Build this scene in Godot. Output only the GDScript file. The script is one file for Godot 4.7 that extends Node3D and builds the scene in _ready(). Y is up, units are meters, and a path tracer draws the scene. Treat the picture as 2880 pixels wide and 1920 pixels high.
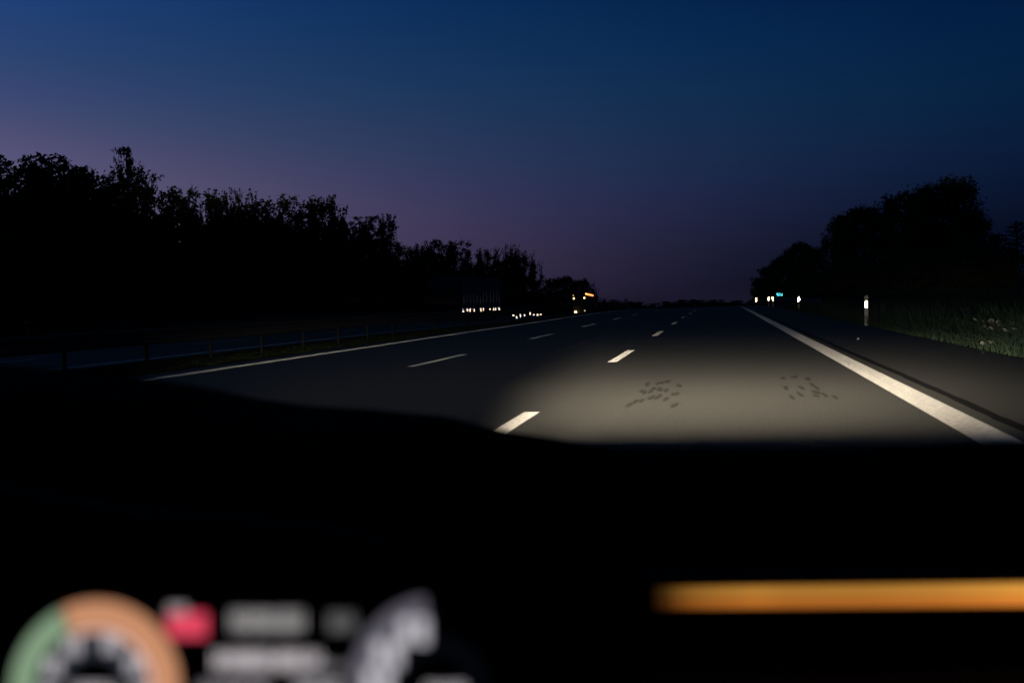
extends Node3D
# Night motorway seen from inside a car: headlamp beam on the asphalt, tree silhouettes against a dusk sky.
# Metres; the road runs along -Z, the camera stands at the origin 1.084 m above it.

const EYE := Vector3(0, 1.084, 0)
const FPX := 4655.0            # focal length in pixels of a 2880 x 1920 frame
var look: Basis
var rng := RandomNumberGenerator.new()
var taken := {}
var M := {}

# ------------------------------------------------------------------ helpers
func numbered(called: String) -> String:
	if not taken.has(called):
		taken[called] = 0
		return called
	taken[called] += 1
	return "%s_%03d" % [called, taken[called]]

func tag(o: Node, label: String, category: String, group := "", kind := "") -> void:
	if label: o.set_meta("label", label)
	if category: o.set_meta("category", category)
	if group: o.set_meta("group", group)
	if kind: o.set_meta("kind", kind)

func thing(called: String, at: Vector3, turn: float, label: String, category: String, group := "") -> Node3D:
	var o := Node3D.new()
	o.name = numbered(called)
	add_child(o)
	o.position = at
	o.rotation.y = turn
	tag(o, label, category, group)
	return o

func inst(called: String, mesh: Mesh, m: Material, parent: Node, at := Vector3.ZERO) -> MeshInstance3D:
	var o := MeshInstance3D.new()
	o.name = numbered(called) if parent == self else called
	o.mesh = mesh
	if m: o.material_override = m
	o.position = at
	parent.add_child(o, true)
	return o

func begin() -> SurfaceTool:
	var st := SurfaceTool.new()
	st.begin(Mesh.PRIMITIVE_TRIANGLES)
	return st

func tri(st: SurfaceTool, a: Vector3, b: Vector3, c: Vector3, n: Vector3) -> void:
	if (b - a).cross(c - a).dot(n) > 0.0:
		var t := b
		b = c
		c = t
	for p: Vector3 in [a, b, c]:
		st.set_normal(n)
		st.set_uv(Vector2(p.x, p.z))
		st.add_vertex(p)

func quad(st: SurfaceTool, a: Vector3, b: Vector3, c: Vector3, d: Vector3, n: Vector3) -> void:
	tri(st, a, b, c, n)
	tri(st, a, c, d, n)

func box(st: SurfaceTool, c: Vector3, s: Vector3, b := Basis.IDENTITY) -> void:
	var h := s / 2.0
	for ax in 3:
		for sg: float in [-1.0, 1.0]:
			var n := Vector3.ZERO
			n[ax] = sg
			var u := Vector3.ZERO
			u[(ax + 1) % 3] = 1.0
			var v := Vector3.ZERO
			v[(ax + 2) % 3] = 1.0
			quad(st, c + b * ((n - u - v) * h), c + b * ((n + u - v) * h), c + b * ((n + u + v) * h), c + b * ((n - u + v) * h), b * n)

func boxmesh(c: Vector3, s: Vector3, b := Basis.IDENTITY) -> Mesh:
	var st := begin()
	box(st, c, s, b)
	return st.commit()

func tube(st: SurfaceTool, a: Vector3, b: Vector3, ra: float, rb: float, n := 6, caps := false) -> void:
	var d := (b - a).normalized()
	var u := d.cross(Vector3.UP if absf(d.y) < 0.9 else Vector3.RIGHT).normalized()
	var v := d.cross(u)
	for i in n:
		var t0 := TAU * i / n
		var t1 := TAU * (i + 1) / n
		var n0 := u * cos(t0) + v * sin(t0)
		var n1 := u * cos(t1) + v * sin(t1)
		var nm := (n0 + n1).normalized()
		quad(st, a + n0 * ra, a + n1 * ra, b + n1 * rb, b + n0 * rb, nm)
		if caps:
			tri(st, a, a + n0 * ra, a + n1 * ra, -d)
			tri(st, b, b + n0 * rb, b + n1 * rb, d)

func prism(st: SurfaceTool, pts: PackedVector2Array, z0: float, z1: float) -> void:
	# outline in x, y; extruded from z0 to z1
	var ix := Geometry2D.triangulate_polygon(pts)
	for k in range(0, ix.size(), 3):
		var a := pts[ix[k]]
		var b := pts[ix[k + 1]]
		var c := pts[ix[k + 2]]
		tri(st, Vector3(a.x, a.y, z0), Vector3(b.x, b.y, z0), Vector3(c.x, c.y, z0), Vector3(0, 0, signf(z0 - z1)))
		tri(st, Vector3(a.x, a.y, z1), Vector3(b.x, b.y, z1), Vector3(c.x, c.y, z1), Vector3(0, 0, signf(z1 - z0)))
	var mid := Vector2.ZERO
	for p in pts: mid += p / pts.size()
	for k in pts.size():
		var a := pts[k]
		var b := pts[(k + 1) % pts.size()]
		var e := (b - a).normalized()
		var n := Vector2(e.y, -e.x)
		if Geometry2D.is_point_in_polygon((a + b) / 2.0 + n * 1e-4, pts): n = -n
		quad(st, Vector3(a.x, a.y, z0), Vector3(b.x, b.y, z0), Vector3(b.x, b.y, z1), Vector3(a.x, a.y, z1), Vector3(n.x, n.y, 0))

func ray(px: float, py: float) -> Vector3:
	return look * Vector3((px - 1440.0) / FPX, (960.0 - py) / FPX, -1.0)

func at_dist(px: float, py: float, s: float) -> Vector3:
	# the point that far ahead along the road in that direction
	var d := ray(px, py)
	return EYE + d * (s / -d.z)

func grade(s: float) -> float:
	# height of the road: level, then over a long crest and down
	if s < 110.0: return 0.0
	if s < 430.0: return -(s - 110.0) * (s - 110.0) / 27600.0
	return -3.71 - (s - 430.0) * 0.0232

func level(x: float, s: float) -> float:
	# the opposite carriageway falls away a little earlier
	return grade(s) - 0.0035 * maxf(0.0, s - 60.0) * smoothstep(-9.8, -12.3, x)

func lin(r: float, g: float, b: float) -> Color:
	return Color(r, g, b).linear_to_srgb()

func mat(r: float, g: float, b: float, rough := 0.8, metal := 0.0, spec := 0.5) -> StandardMaterial3D:
	var m := StandardMaterial3D.new()
	m.albedo_color = lin(r, g, b)
	m.roughness = rough
	m.metallic = metal
	m.metallic_specular = spec
	return m

func glow(r: float, g: float, b: float, e := 1.0) -> StandardMaterial3D:
	var m := mat(0.02, 0.02, 0.02, 0.6)
	m.emission_enabled = true
	m.emission = lin(r, g, b)
	m.emission_energy_multiplier = e
	return m

func noise_image(seed_: int, freq: float, octaves: int, size: int, lo: float, hi: float, tint := Color(1, 1, 1)) -> ImageTexture:
	# seamless mottling between two linear values
	var n := FastNoiseLite.new()
	n.seed = seed_
	n.frequency = freq
	n.fractal_octaves = octaves
	var im := n.get_seamless_image(size, size)
	im.convert(Image.FORMAT_RGB8)
	for y in size:
		for x in size:
			var v := lerpf(lo, hi, im.get_pixel(x, y).r)
			im.set_pixel(x, y, lin(v * tint.r, v * tint.g, v * tint.b))
	im.generate_mipmaps()
	return ImageTexture.create_from_image(im)

func worn_paint(seed_: int, size: int, lo: float, hi: float, chips: float) -> ImageTexture:
	# white paint scuffed to grey, chipped through to the asphalt in small flecks
	var n := FastNoiseLite.new()
	n.seed = seed_
	n.frequency = 0.03
	n.fractal_octaves = 3
	var a := n.get_seamless_image(size, size)
	n.seed = seed_ + 1
	n.frequency = 0.22
	n.fractal_octaves = 2
	var b := n.get_seamless_image(size, size)
	var im := Image.create(size, size, false, Image.FORMAT_RGB8)
	for y in size:
		for x in size:
			var u := a.get_pixel(x, y).r
			var v := b.get_pixel(x, y).r
			var w := lerpf(lo, hi, u * 0.6 + v * 0.4)
			if v * 0.7 + u * 0.3 < chips: w = 0.08
			im.set_pixel(x, y, lin(w, w * 0.975, w * 0.97))
	im.generate_mipmaps()
	return ImageTexture.create_from_image(im)

func bump_image(seed_: int, freq: float, octaves: int, size: int, strength: float) -> ImageTexture:
	var n := FastNoiseLite.new()
	n.seed = seed_
	n.frequency = freq
	n.fractal_octaves = octaves
	var im := n.get_seamless_image(size, size)
	im.convert(Image.FORMAT_RGB8)
	im.bump_map_to_normal_map(strength)
	im.generate_mipmaps()
	return ImageTexture.create_from_image(im)

func textured(m: StandardMaterial3D, tex: Texture2D, nrm: Texture2D, tile: float, nscale := 1.0) -> StandardMaterial3D:
	m.uv1_triplanar = true
	m.uv1_world_triplanar = true
	m.uv1_scale = Vector3.ONE / tile
	if tex:
		m.albedo_color = Color.WHITE
		m.albedo_texture = tex
	if nrm:
		m.normal_enabled = true
		m.normal_texture = nrm
		m.normal_scale = nscale
	return m

# ------------------------------------------------------------------ camera, sky
func sky_color(az: float, el: float) -> Color:
	# dusk: afterglow low on the left, deep blue above; az and el in units of ten degrees
	var side := clampf(az, -2.7, 1.2)
	var a := absf(az)
	var back := smoothstep(8.0, 15.0, a) if az < 0.0 else 0.0
	side = lerpf(side, 1.3, back)
	var e := clampf(maxf(el, clampf((-side - 0.7) * 0.25, 0.0, 0.4)), 0.0, 1.15)
	var out := Color()
	var K := [[-5.0891, -2.1451, 3.6331, 2.8414, -7.0703, -0.023, 2.0633, -1.7335], [-4.9178, -1.5733, 3.9042, 2.8089, -3.2764, -0.0145, 0.2433, -1.7335], [-4.2743, -1.322, 4.2534, 2.4832, -2.6909, 0.0, 0.0615, -1.5488]]
	for k in 3:
		var c: Array = K[k]
		out[k] = exp(c[0] + c[1] * side + c[2] * e + c[3] * side * e + c[4] * e * e + c[5] * side * side + c[6] * e * e * e + c[7] * side * e * e)
	out.r = minf(out.r, out.g * 1.04)
	var dusk := (1.0 - smoothstep(0.2, 0.75, e)) * lerpf(0.25, 1.25, smoothstep(-2.2, -0.4, side))
	out = Color(out.r * (1.0 + 0.17 * dusk), out.g * (1.0 - 0.03 * dusk), out.b * (1.0 + 0.27 * dusk))
	if el > 1.15:
		var up := el - 1.15
		out = Color(out.r * exp(-0.02 * up), out.g * exp(-0.12 * up), out.b * exp(-0.33 * up))
	return out

func make_sky() -> ImageTexture:
	var w := 1024
	var h := 512
	var im := Image.create(w, h, false, Image.FORMAT_RGBF)
	var low := sky_color(-0.1, 0.0)
	for y in h:
		var el := (90.0 - 180.0 * (y + 0.5) / h) / 10.0
		for x in w:
			var az := 360.0 * (x + 0.5) / w
			if az > 180.0: az -= 360.0
			im.set_pixel(x, y, low if el < 0.0 else sky_color(az / 10.0, el))
	return ImageTexture.create_from_image(im)

func make_camera_and_sky() -> void:
	var cam := Camera3D.new()
	cam.name = "camera"
	cam.position = EYE
	cam.rotation_order = EULER_ORDER_YXZ
	cam.rotation_degrees = Vector3(-1.41, 7.2, -1.6)
	cam.near = 0.05
	cam.far = 6000.0
	var lens := CameraAttributesPhysical.new()
	lens.frustum_focal_length = 84.86
	lens.frustum_focus_distance = 45.0
	lens.frustum_near = 0.05
	lens.frustum_far = 6000.0
	lens.exposure_aperture = 7.6
	cam.attributes = lens
	add_child(cam)
	cam.fov = 23.3
	cam.current = true
	look = cam.basis
	var env := Environment.new()
	env.background_mode = Environment.BG_SKY
	var sky := Sky.new()
	var sm := PanoramaSkyMaterial.new()
	sm.panorama = make_sky()
	sky.sky_material = sm
	env.sky = sky
	env.tonemap_mode = Environment.TONE_MAPPER_LINEAR
	env.tonemap_exposure = 1.0
	env.sdfgi_enabled = true
	env.ssao_enabled = true
	env.ssil_enabled = true
	var we := WorldEnvironment.new()
	we.name = "world_environment"
	we.environment = env
	add_child(we)

func make_materials() -> void:
	M.asphalt = textured(mat(0.07, 0.07, 0.07, 0.95, 0.0, 0.3), noise_image(3, 0.17, 4, 512, 0.03, 0.115, Color(0.98, 0.97, 0.93)), bump_image(4, 0.16, 3, 512, 3.0), 2.3, 0.08)
	M.shoulder = textured(mat(0.07, 0.07, 0.07, 0.95, 0.0, 0.3), noise_image(8, 0.2, 4, 512, 0.03, 0.1, Color(0.98, 0.97, 0.92)), bump_image(9, 0.18, 3, 512, 3.0), 1.9, 0.08)
	M.old_asphalt = textured(mat(0.06, 0.06, 0.06, 0.95, 0.0, 0.3), noise_image(18, 0.06, 4, 256, 0.022, 0.05), null, 3.1)
	M.paint = textured(mat(0.45, 0.44, 0.42, 0.9), worn_paint(11, 512, 0.3, 0.68, 0.27), bump_image(12, 0.22, 3, 256, 6.0), 1.3, 0.2)
	M.fresh_paint = textured(mat(0.45, 0.44, 0.42, 0.9), worn_paint(21, 512, 0.25, 0.62, 0.27), bump_image(22, 0.25, 3, 256, 6.0), 1.1, 0.2)
	M.bitumen = mat(0.008, 0.008, 0.009, 0.9, 0.0, 0.2)
	M.seam = mat(0.16, 0.16, 0.15, 0.9)
	M.post_steel = mat(0.012, 0.012, 0.012, 0.9, 0.0, 0.2)
	M.pale_rib = mat(0.3, 0.28, 0.3, 0.8)
	M.tar = mat(0.05, 0.049, 0.045, 0.95, 0.0, 0.2)
	M.soil = textured(mat(0.05, 0.05, 0.03, 1.0), noise_image(31, 0.05, 4, 256, 0.02, 0.06, Color(0.8, 1.0, 0.5)), null, 4.0)
	M.grass = mat(0.034, 0.056, 0.037, 0.8, 0.0, 0.2)
	M.leaf = mat(0.035, 0.05, 0.02, 0.85, 0.0, 0.2)
	M.pale_leaf = mat(0.045, 0.055, 0.03, 0.85, 0.0, 0.2)
	M.bark = mat(0.05, 0.04, 0.03, 0.95)
	M.steel = textured(mat(0.05, 0.05, 0.05, 0.85, 0.0, 0.2), noise_image(41, 0.04, 3, 256, 0.03, 0.075), null, 1.7)
	M.white_plastic = mat(0.4, 0.4, 0.39, 0.6)
	M.black_plastic = mat(0.012, 0.012, 0.012, 0.6)
	M.amber_reflector = mat(1.0, 0.74, 0.3, 0.15, 1.0)
	M.white_reflector = mat(0.95, 0.84, 0.82, 0.36, 1.0)
	M.blue_reflector = mat(0.05, 0.5, 0.62, 0.24, 1.0)
	M.trim = mat(0.008, 0.008, 0.009, 0.75, 0.0, 0.15)
	M.car_paint = mat(0.006, 0.006, 0.007, 0.9, 0.0, 0.05)
	M.lorry_side = mat(0.09, 0.09, 0.1, 0.8)
	M.lorry_dark = mat(0.02, 0.02, 0.022, 0.8)
	M.tyre = mat(0.012, 0.012, 0.012, 0.95)
	M.petal = mat(0.26, 0.26, 0.22, 0.8)

# ------------------------------------------------------------------ ground, road
func land(x: float, s: float) -> float:
	var y := level(x, s)
	var r := x - 4.5
	var l := -26.2 - x
	if r > 0.0:
		y += -0.05 - 0.12 * smoothstep(0.0, 1.4, r) + 0.45 * smoothstep(1.6, 7.0, r) + 0.4 * smoothstep(7.0, 20.0, r)
	elif l > 0.0:
		y += -0.05 - 0.1 * smoothstep(0.0, 1.2, l) + 0.6 * smoothstep(1.6, 9.0, l)
	elif x < -9.7 and x > -12.3:
		y += -0.04
	else:
		y += -0.35
	return y

func make_ground() -> void:
	var xs := [-900.0, -500.0, -300.0, -180.0, -110.0, -70.0, -50.0, -42.0, -36.0, -33.0, -30.0, -28.0, -27.0, -26.2, -26.15, -19.0, -12.35, -12.3, -11.0, -9.7, -9.65, -3.0, 2.0, 4.45, 4.5, 5.0, 5.9, 7.0, 8.5, 10.0, 12.0, 15.0, 20.0, 28.0, 45.0, 80.0, 140.0, 240.0, 400.0, 900.0]
	var ss := [-40.0, -15.0]
	var s := 0.0
	while s < 440.0:
		ss.append(s)
		s += 6.0
	for e in [500.0, 600.0, 800.0, 1100.0, 1600.0, 2400.0]: ss.append(e)
	var st := begin()
	for i in ss.size() - 1:
		for j in xs.size() - 1:
			var p := []
			for q in [[j, i], [j + 1, i], [j + 1, i + 1], [j, i + 1]]:
				var gx: float = xs[q[0]]
				var gs: float = ss[q[1]]
				p.append(Vector3(gx, land(gx, gs), -gs))
			var n: Vector3 = (p[1] - p[0]).cross(p[3] - p[0])
			n = n.normalized()
			if n.y < 0.0: n = -n
			quad(st, p[0], p[1], p[2], p[3], n)
	var g := inst("ground", st.commit(), M.soil, self)
	tag(g, "dark grassy earth beside the motorway", "", "", "structure")

func strip(st: SurfaceTool, x0: float, x1: float, s0: float, s1: float, lift: float, step := 4.0, skirt := 0.0) -> void:
	var s := s0
	while s < s1 - 0.001:
		var e := minf(s + step, s1)
		var a := Vector3(x0, level(x0, s) + lift, -s)
		var b := Vector3(x1, level(x1, s) + lift, -s)
		var c := Vector3(x1, level(x1, e) + lift, -e)
		var d := Vector3(x0, level(x0, e) + lift, -e)
		quad(st, a, b, c, d, Vector3.UP)
		if skirt > 0.0:
			var k := Vector3(0, -skirt, 0)
			quad(st, a, a + k, d + k, d, Vector3.LEFT)
			quad(st, b, b + k, c + k, c, Vector3.RIGHT)
		s = e

func ribbed(st: SurfaceTool, x0: float, x1: float, s0: float, s1: float, share: float) -> void:
	# profiled marking: low cross ribs, steep on the side that faces the traffic; share = rib height over rib spacing
	var s := s0
	while s < s1 - 0.001:
		var p := 0.08 if s < 80.0 else 0.4
		var e := minf(s + p, s1)
		var t := share * p
		var y := 0.004
		var a := Vector3(x0, level(x0, s) + y, -s)
		var b := Vector3(x1, level(x1, s) + y, -s)
		var c := Vector3(x1, level(x1, s) + y + t, -s - 0.3 * t)
		var d := Vector3(x0, level(x0, s) + y + t, -s - 0.3 * t)
		var f := Vector3(x1, level(x1, e) + y, -e)
		var g := Vector3(x0, level(x0, e) + y, -e)
		quad(st, a, b, c, d, Vector3(0, 0.29, 0.957))
		quad(st, d, c, f, g, Vector3(0, 1, -share).normalized())
		s = e

func structure(called: String, st: SurfaceTool, m: Material, label: String, parent: Node = self) -> MeshInstance3D:
	var o := inst(called, st.commit(), m, parent)
	if parent == self: tag(o, label, "", "", "structure")
	return o

func make_road() -> void:
	var st := begin()
	strip(st, -9.7, 2.24, -20.0, 440.0, 0.0, 5.0, 0.3)
	structure("road", st, M.asphalt, "asphalt carriageway with three lanes lit by the headlamps")
	st = begin()
	strip(st, 2.24, 4.5, -20.0, 440.0, 0.0, 5.0, 0.3)
	structure("hard_shoulder", st, M.shoulder, "asphalt hard shoulder right of the broad white line")
	st = begin()
	strip(st, -26.2, -12.3, -20.0, 440.0, 0.0, 5.0, 0.3)
	structure("opposite_road", st, M.old_asphalt, "dark opposite carriageway beyond the central reserve")
	# tarred joint between lane and shoulder, its edges uneven
	st = begin()
	var n := FastNoiseLite.new()
	n.seed = 77
	n.frequency = 0.35
	var s := 2.0
	while s < 90.0:
		var e := s + 0.35
		var wander := func(v: float, k: float) -> float: return n.get_noise_2d(v, k) * 0.03
		var c0: float = 2.27 + wander.call(s * 0.4, 50.0)
		var c1: float = 2.27 + wander.call(e * 0.4, 50.0)
		var w0: float = 0.055 + wander.call(s * 3.0, 0.0) * 0.7
		var w1: float = 0.055 + wander.call(e * 3.0, 0.0) * 0.7
		quad(st, Vector3(c0 - w0, 0.004, -s), Vector3(c0 + w0, 0.004, -s), Vector3(c1 + w1, 0.004, -e), Vector3(c1 - w1, 0.004, -e), Vector3.UP)
		s = e
	structure("tarred_joint", st, M.bitumen, "black tarred joint running beside the broad white line")
	st = begin()
	ribbed(st, 1.77, 2.07, 4.0, 420.0, 0.0035)
	structure("edge_line", st, M.paint, "broad white edge line on the right")
	st = begin()
	ribbed(st, -9.11, -8.81, 14.0, 420.0, 0.012)
	structure("edge_line", st, M.fresh_paint, "thin looking white edge line on the left by the central reserve")
	for lane in [[-1.83, "dashed white line left of the lit lane"], [-5.29, "faint dashed white line between the two far lanes"]]:
		var root := Node3D.new()
		root.name = numbered("lane_line")
		add_child(root)
		tag(root, lane[1], "", "", "structure")
		for k in range(0, 22):
			st = begin()
			var near := 9.9 + 18.0 * k
			ribbed(st, lane[0] - 0.075, lane[0] + 0.075, near, near + 6.0, 0.012 if lane[0] > -3.0 else 0.006)
			inst("dash", st.commit(), M.fresh_paint, root)
	st = begin()
	strip(st, -12.98, -12.68, 0.0, 420.0, 0.005)
	structure("edge_line", st, M.fresh_paint, "faint edge line of the opposite carriageway behind the barrier posts")
	st = begin()
	strip(st, -23.6, -23.3, 0.0, 420.0, 0.005)
	structure("edge_line", st, M.fresh_paint, "far outer edge line of the opposite carriageway")
	var root := Node3D.new()
	root.name = numbered("lane_line")
	add_child(root)
	tag(root, "dashed line on the opposite carriageway", "", "", "structure")
	for k in 20:
		for x in [-16.4, -19.9]:
			st = begin()
			strip(st, x - 0.075, x + 0.075, 14.0 + 18.0 * k, 20.0 + 18.0 * k, 0.005, 3.0)
			inst("dash", st.commit(), M.fresh_paint, root)
	st = begin()
	strip(st, -3.365, -3.335, 34.0, 84.0, 0.004)
	structure("lane_seam", st, M.seam, "thin pale seam along the middle of the next lane")
	# rows of dark tar spots in the two wheel tracks
	rng.seed = 5
	for c in [[[1770.0, 1138.0], [1790.0, 1130.0], [1830.0, 1120.0], [1860.0, 1118.0], [1885.0, 1125.0], [1900.0, 1142.0], [1800.0, 1104.0], [1822.0, 1102.0], [1850.0, 1096.0], [1872.0, 1098.0], [1895.0, 1112.0], [1826.0, 1082.0], [1858.0, 1080.0], [1880.0, 1074.0], [1902.0, 1086.0]],
			[[2230.0, 1118.0], [2262.0, 1110.0], [2290.0, 1106.0], [2312.0, 1112.0], [2336.0, 1116.0], [2224.0, 1092.0], [2258.0, 1092.0], [2282.0, 1084.0], [2302.0, 1092.0], [2206.0, 1066.0], [2240.0, 1060.0], [2272.0, 1066.0]]]:
		st = begin()
		for q in c:
			var d := ray(q[0], q[1])
			var p: Vector3 = EYE + d * (EYE.y / -d.y)
			for extra in 2:
				var o := p + Vector3(rng.randf_range(-0.06, 0.06), 0.006, rng.randf_range(-0.2, 0.2))
				var ring := []
				for k in 9:
					var t := TAU * k / 9
					ring.append(o + Vector3(cos(t) * 0.024 * rng.randf_range(0.6, 1.3), 0, sin(t) * 0.34 * rng.randf_range(0.6, 1.3)))
				for k in 9:
					tri(st, o, ring[k], ring[(k + 1) % 9], Vector3.UP)
		var sp := inst("tar_spots", st.commit(), M.tar, self)
		tag(sp, "cluster of small dark spots in the %s wheel track" % ("left" if c.size() == 15 else "right"), "stain", "", "stuff")
	var chip := thing("stone_chip", Vector3(3.03, 0.0, -37.5), 0.4, "tiny white chip lying on the hard shoulder", "stone")
	st = begin()
	var top := Vector3(0.01, 0.05, 0)
	for k in 6:
		var t := TAU * k / 6
		var t2 := TAU * (k + 1) / 6
		tri(st, top, Vector3(cos(t) * 0.04, 0.006, sin(t) * 0.03), Vector3(cos(t2) * 0.04, 0.006, sin(t2) * 0.03), Vector3(cos(t), 0.5, sin(t)).normalized())
	inst("chip", st.commit(), M.petal, chip)

# ------------------------------------------------------------------ barriers, posts, sign
func rail(st: SurfaceTool, x: float, face: float, s0: float, s1: float, ramp := 0.0) -> void:
	# W-beam: profile of (offset toward the road, height)
	var prof := [[0.0, 0.44], [0.06, 0.48], [0.07, 0.52], [0.015, 0.57], [0.015, 0.62], [0.07, 0.67], [0.06, 0.71], [0.0, 0.75]]
	var s := s0
	while s < s1 - 0.01:
		var e := minf(s + 3.0, s1)
		for k in prof.size() - 1:
			var h := func(v: float, y: float) -> float:
				var g := level(x, v)
				var f := clampf((v - s0) / ramp, 0.0, 1.0) if ramp > 0.0 else 1.0
				return g + lerpf(y - 0.44, y, f)
			var a := Vector3(x + face * prof[k][0], h.call(s, prof[k][1]), -s)
			var b := Vector3(x + face * prof[k + 1][0], h.call(s, prof[k + 1][1]), -s)
			var c := Vector3(x + face * prof[k + 1][0], h.call(e, prof[k + 1][1]), -e)
			var d := Vector3(x + face * prof[k][0], h.call(e, prof[k][1]), -e)
			var nrm := (c - a).cross(b - d).normalized()
			if nrm.x * face < 0.0: nrm = -nrm
			quad(st, a, b, c, d, nrm)
		s = e

func guardrail(label: String, x: float, faces: Array, s0: float, s1: float, gap: float, ramp: float, foot: float) -> Node3D:
	var o := thing("guardrail", Vector3.ZERO, 0.0, label, "guardrail")
	for f: float in faces:
		var st := begin()
		rail(st, x + f * 0.06, f, s0, s1, ramp)
		inst("rail", st.commit(), M.steel, o)
	var post := boxmesh(Vector3(0, 0.35, 0), Vector3(0.06, 0.76, 0.05))
	var s := s0 + ramp + 0.5
	while s < s1:
		var p := inst("post", post, M.post_steel, o, Vector3(x, level(x, s) + foot, -s))
		p.rotation.y = 0.0
		s += gap
	return o

func face_eye(o: Node3D, tilt := 0.0) -> void:
	# turn a retroreflector's front (+Z) toward the oncoming car
	var to := Vector3(0.4 if o.global_position.x > 0.0 else -0.3, 0.76, -0.74) - o.global_position
	o.global_basis = Basis.looking_at(-to.normalized(), Vector3.UP)

func make_barriers() -> void:
	guardrail("grey steel guardrail on the right beginning behind the second delineator", 5.25, [-1.0], 84.0, 330.0, 4.0, 3.0, -0.1)
	var mid := guardrail("dark double sided steel guardrail along the central reserve", -10.9, [-1.0, 1.0], 14.0, 106.0, 4.0, 0.0, -0.1)
	guardrail("steel guardrail beyond the opposite carriageway with sloping end", -26.6, [1.0], 63.0, 330.0, 4.0, 9.0, -0.1)
	# small reflectors low on some posts of the central barrier
	for c in [[1302.5, 872.5, 1.0], [1314.5, 872.0, 0.8], [1322.0, 872.0, 1.0], [1334.0, 871.5, 0.9], [1352.5, 870.5, 1.0], [1360.5, 870.0, 0.9], [1378.0, 869.5, 0.55], [1388.0, 869.0, 1.0], [1394.0, 868.5, 0.9], [1404.0, 868.0, 0.9]]:
		var d := ray(c[0], c[1])
		var s: float = 10.74 / absf(d.x / d.z)
		var r := inst("reflector", boxmesh(Vector3.ZERO, Vector3(0.07, 0.16 * c[2], 0.01)), M.white_reflector, mid, at_dist(c[0], c[1], s))
		face_eye(r)
	rng.seed = 9
	for px in [1443.0, 1452.0, 1463.0, 1474.5, 1490.0, 1500.0, 1511.0, 1520.0]:
		var d := ray(px, 845.0)
		var s: float = 10.75 / (d.x / d.z)
		var r := inst("reflector", boxmesh(Vector3.ZERO, Vector3(rng.randf_range(0.07, 0.1), rng.randf_range(0.08, 0.16), 0.01)), M.white_reflector, mid, Vector3(-10.75, rng.randf_range(0.2, 0.32), -s))
		face_eye(r)

func delineator(x: float, s: float, label: String, size := 1.0) -> void:
	var y := land(x, s) - 0.06
	var o := thing("delineator", Vector3(x, y, -s), -atan2(x, s), label, "roadside post", "white delineator posts on the right verge")
	var foot := grade(s) + 0.94 - y
	var st := begin()
	prism(st, PackedVector2Array([Vector2(-0.06, 0), Vector2(0.06, 0), Vector2(0.06, foot + 0.02), Vector2(-0.06, foot - 0.03)]), -0.05, 0.0)
	inst("post", st.commit(), M.white_plastic, o)
	st = begin()
	prism(st, PackedVector2Array([Vector2(-0.062, foot - 0.40), Vector2(0.062, foot - 0.36), Vector2(0.062, foot - 0.15), Vector2(-0.062, foot - 0.19)]), -0.052, 0.002)
	inst("black_band", st.commit(), M.black_plastic, o)
	var r := inst("reflector", boxmesh(Vector3.ZERO, Vector3(0.09, 0.23, 0.008) * size), M.amber_reflector, o, Vector3(0, foot - 0.275, 0.03 * size))
	face_eye(r)

func make_posts() -> void:
	delineator(4.56, 53.0, "white delineator post with glowing reflector, nearest in the grass")
	delineator(4.62, 99.0, "white delineator post before the guardrail, second nearest", 1.3)
	delineator(4.64, 148.0, "delineator post right of the paired far reflectors", 1.6)
	delineator(4.6, 159.0, "delineator post left of the paired far reflectors", 1.8)
	delineator(4.55, 212.0, "farthest delineator post, its reflector alone at the line's end", 2.3)
	var p := at_dist(2193.5, 828.0, 150.0)
	var o := thing("kilometre_sign", Vector3(p.x, land(p.x, 150.0), -150.0), 0.0, "small blue sign plate behind the guardrail among the reflectors", "sign")
	inst("post", boxmesh(Vector3(0, 0.55, -0.03), Vector3(0.06, 1.5, 0.04)), M.steel, o)
	var plate := inst("plate", boxmesh(Vector3.ZERO, Vector3(0.54, 0.27, 0.012)), M.blue_reflector, o, Vector3(0, p.y - o.position.y, 0))
	face_eye(plate)

# ------------------------------------------------------------------ vehicles
func wheel(parent: Node, at: Vector3, r: float) -> void:
	var st := begin()
	tube(st, Vector3(-0.14, 0, 0), Vector3(0.14, 0, 0), r, r, 14, true)
	inst("wheel", st.commit(), M.tyre, parent, at)

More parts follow.
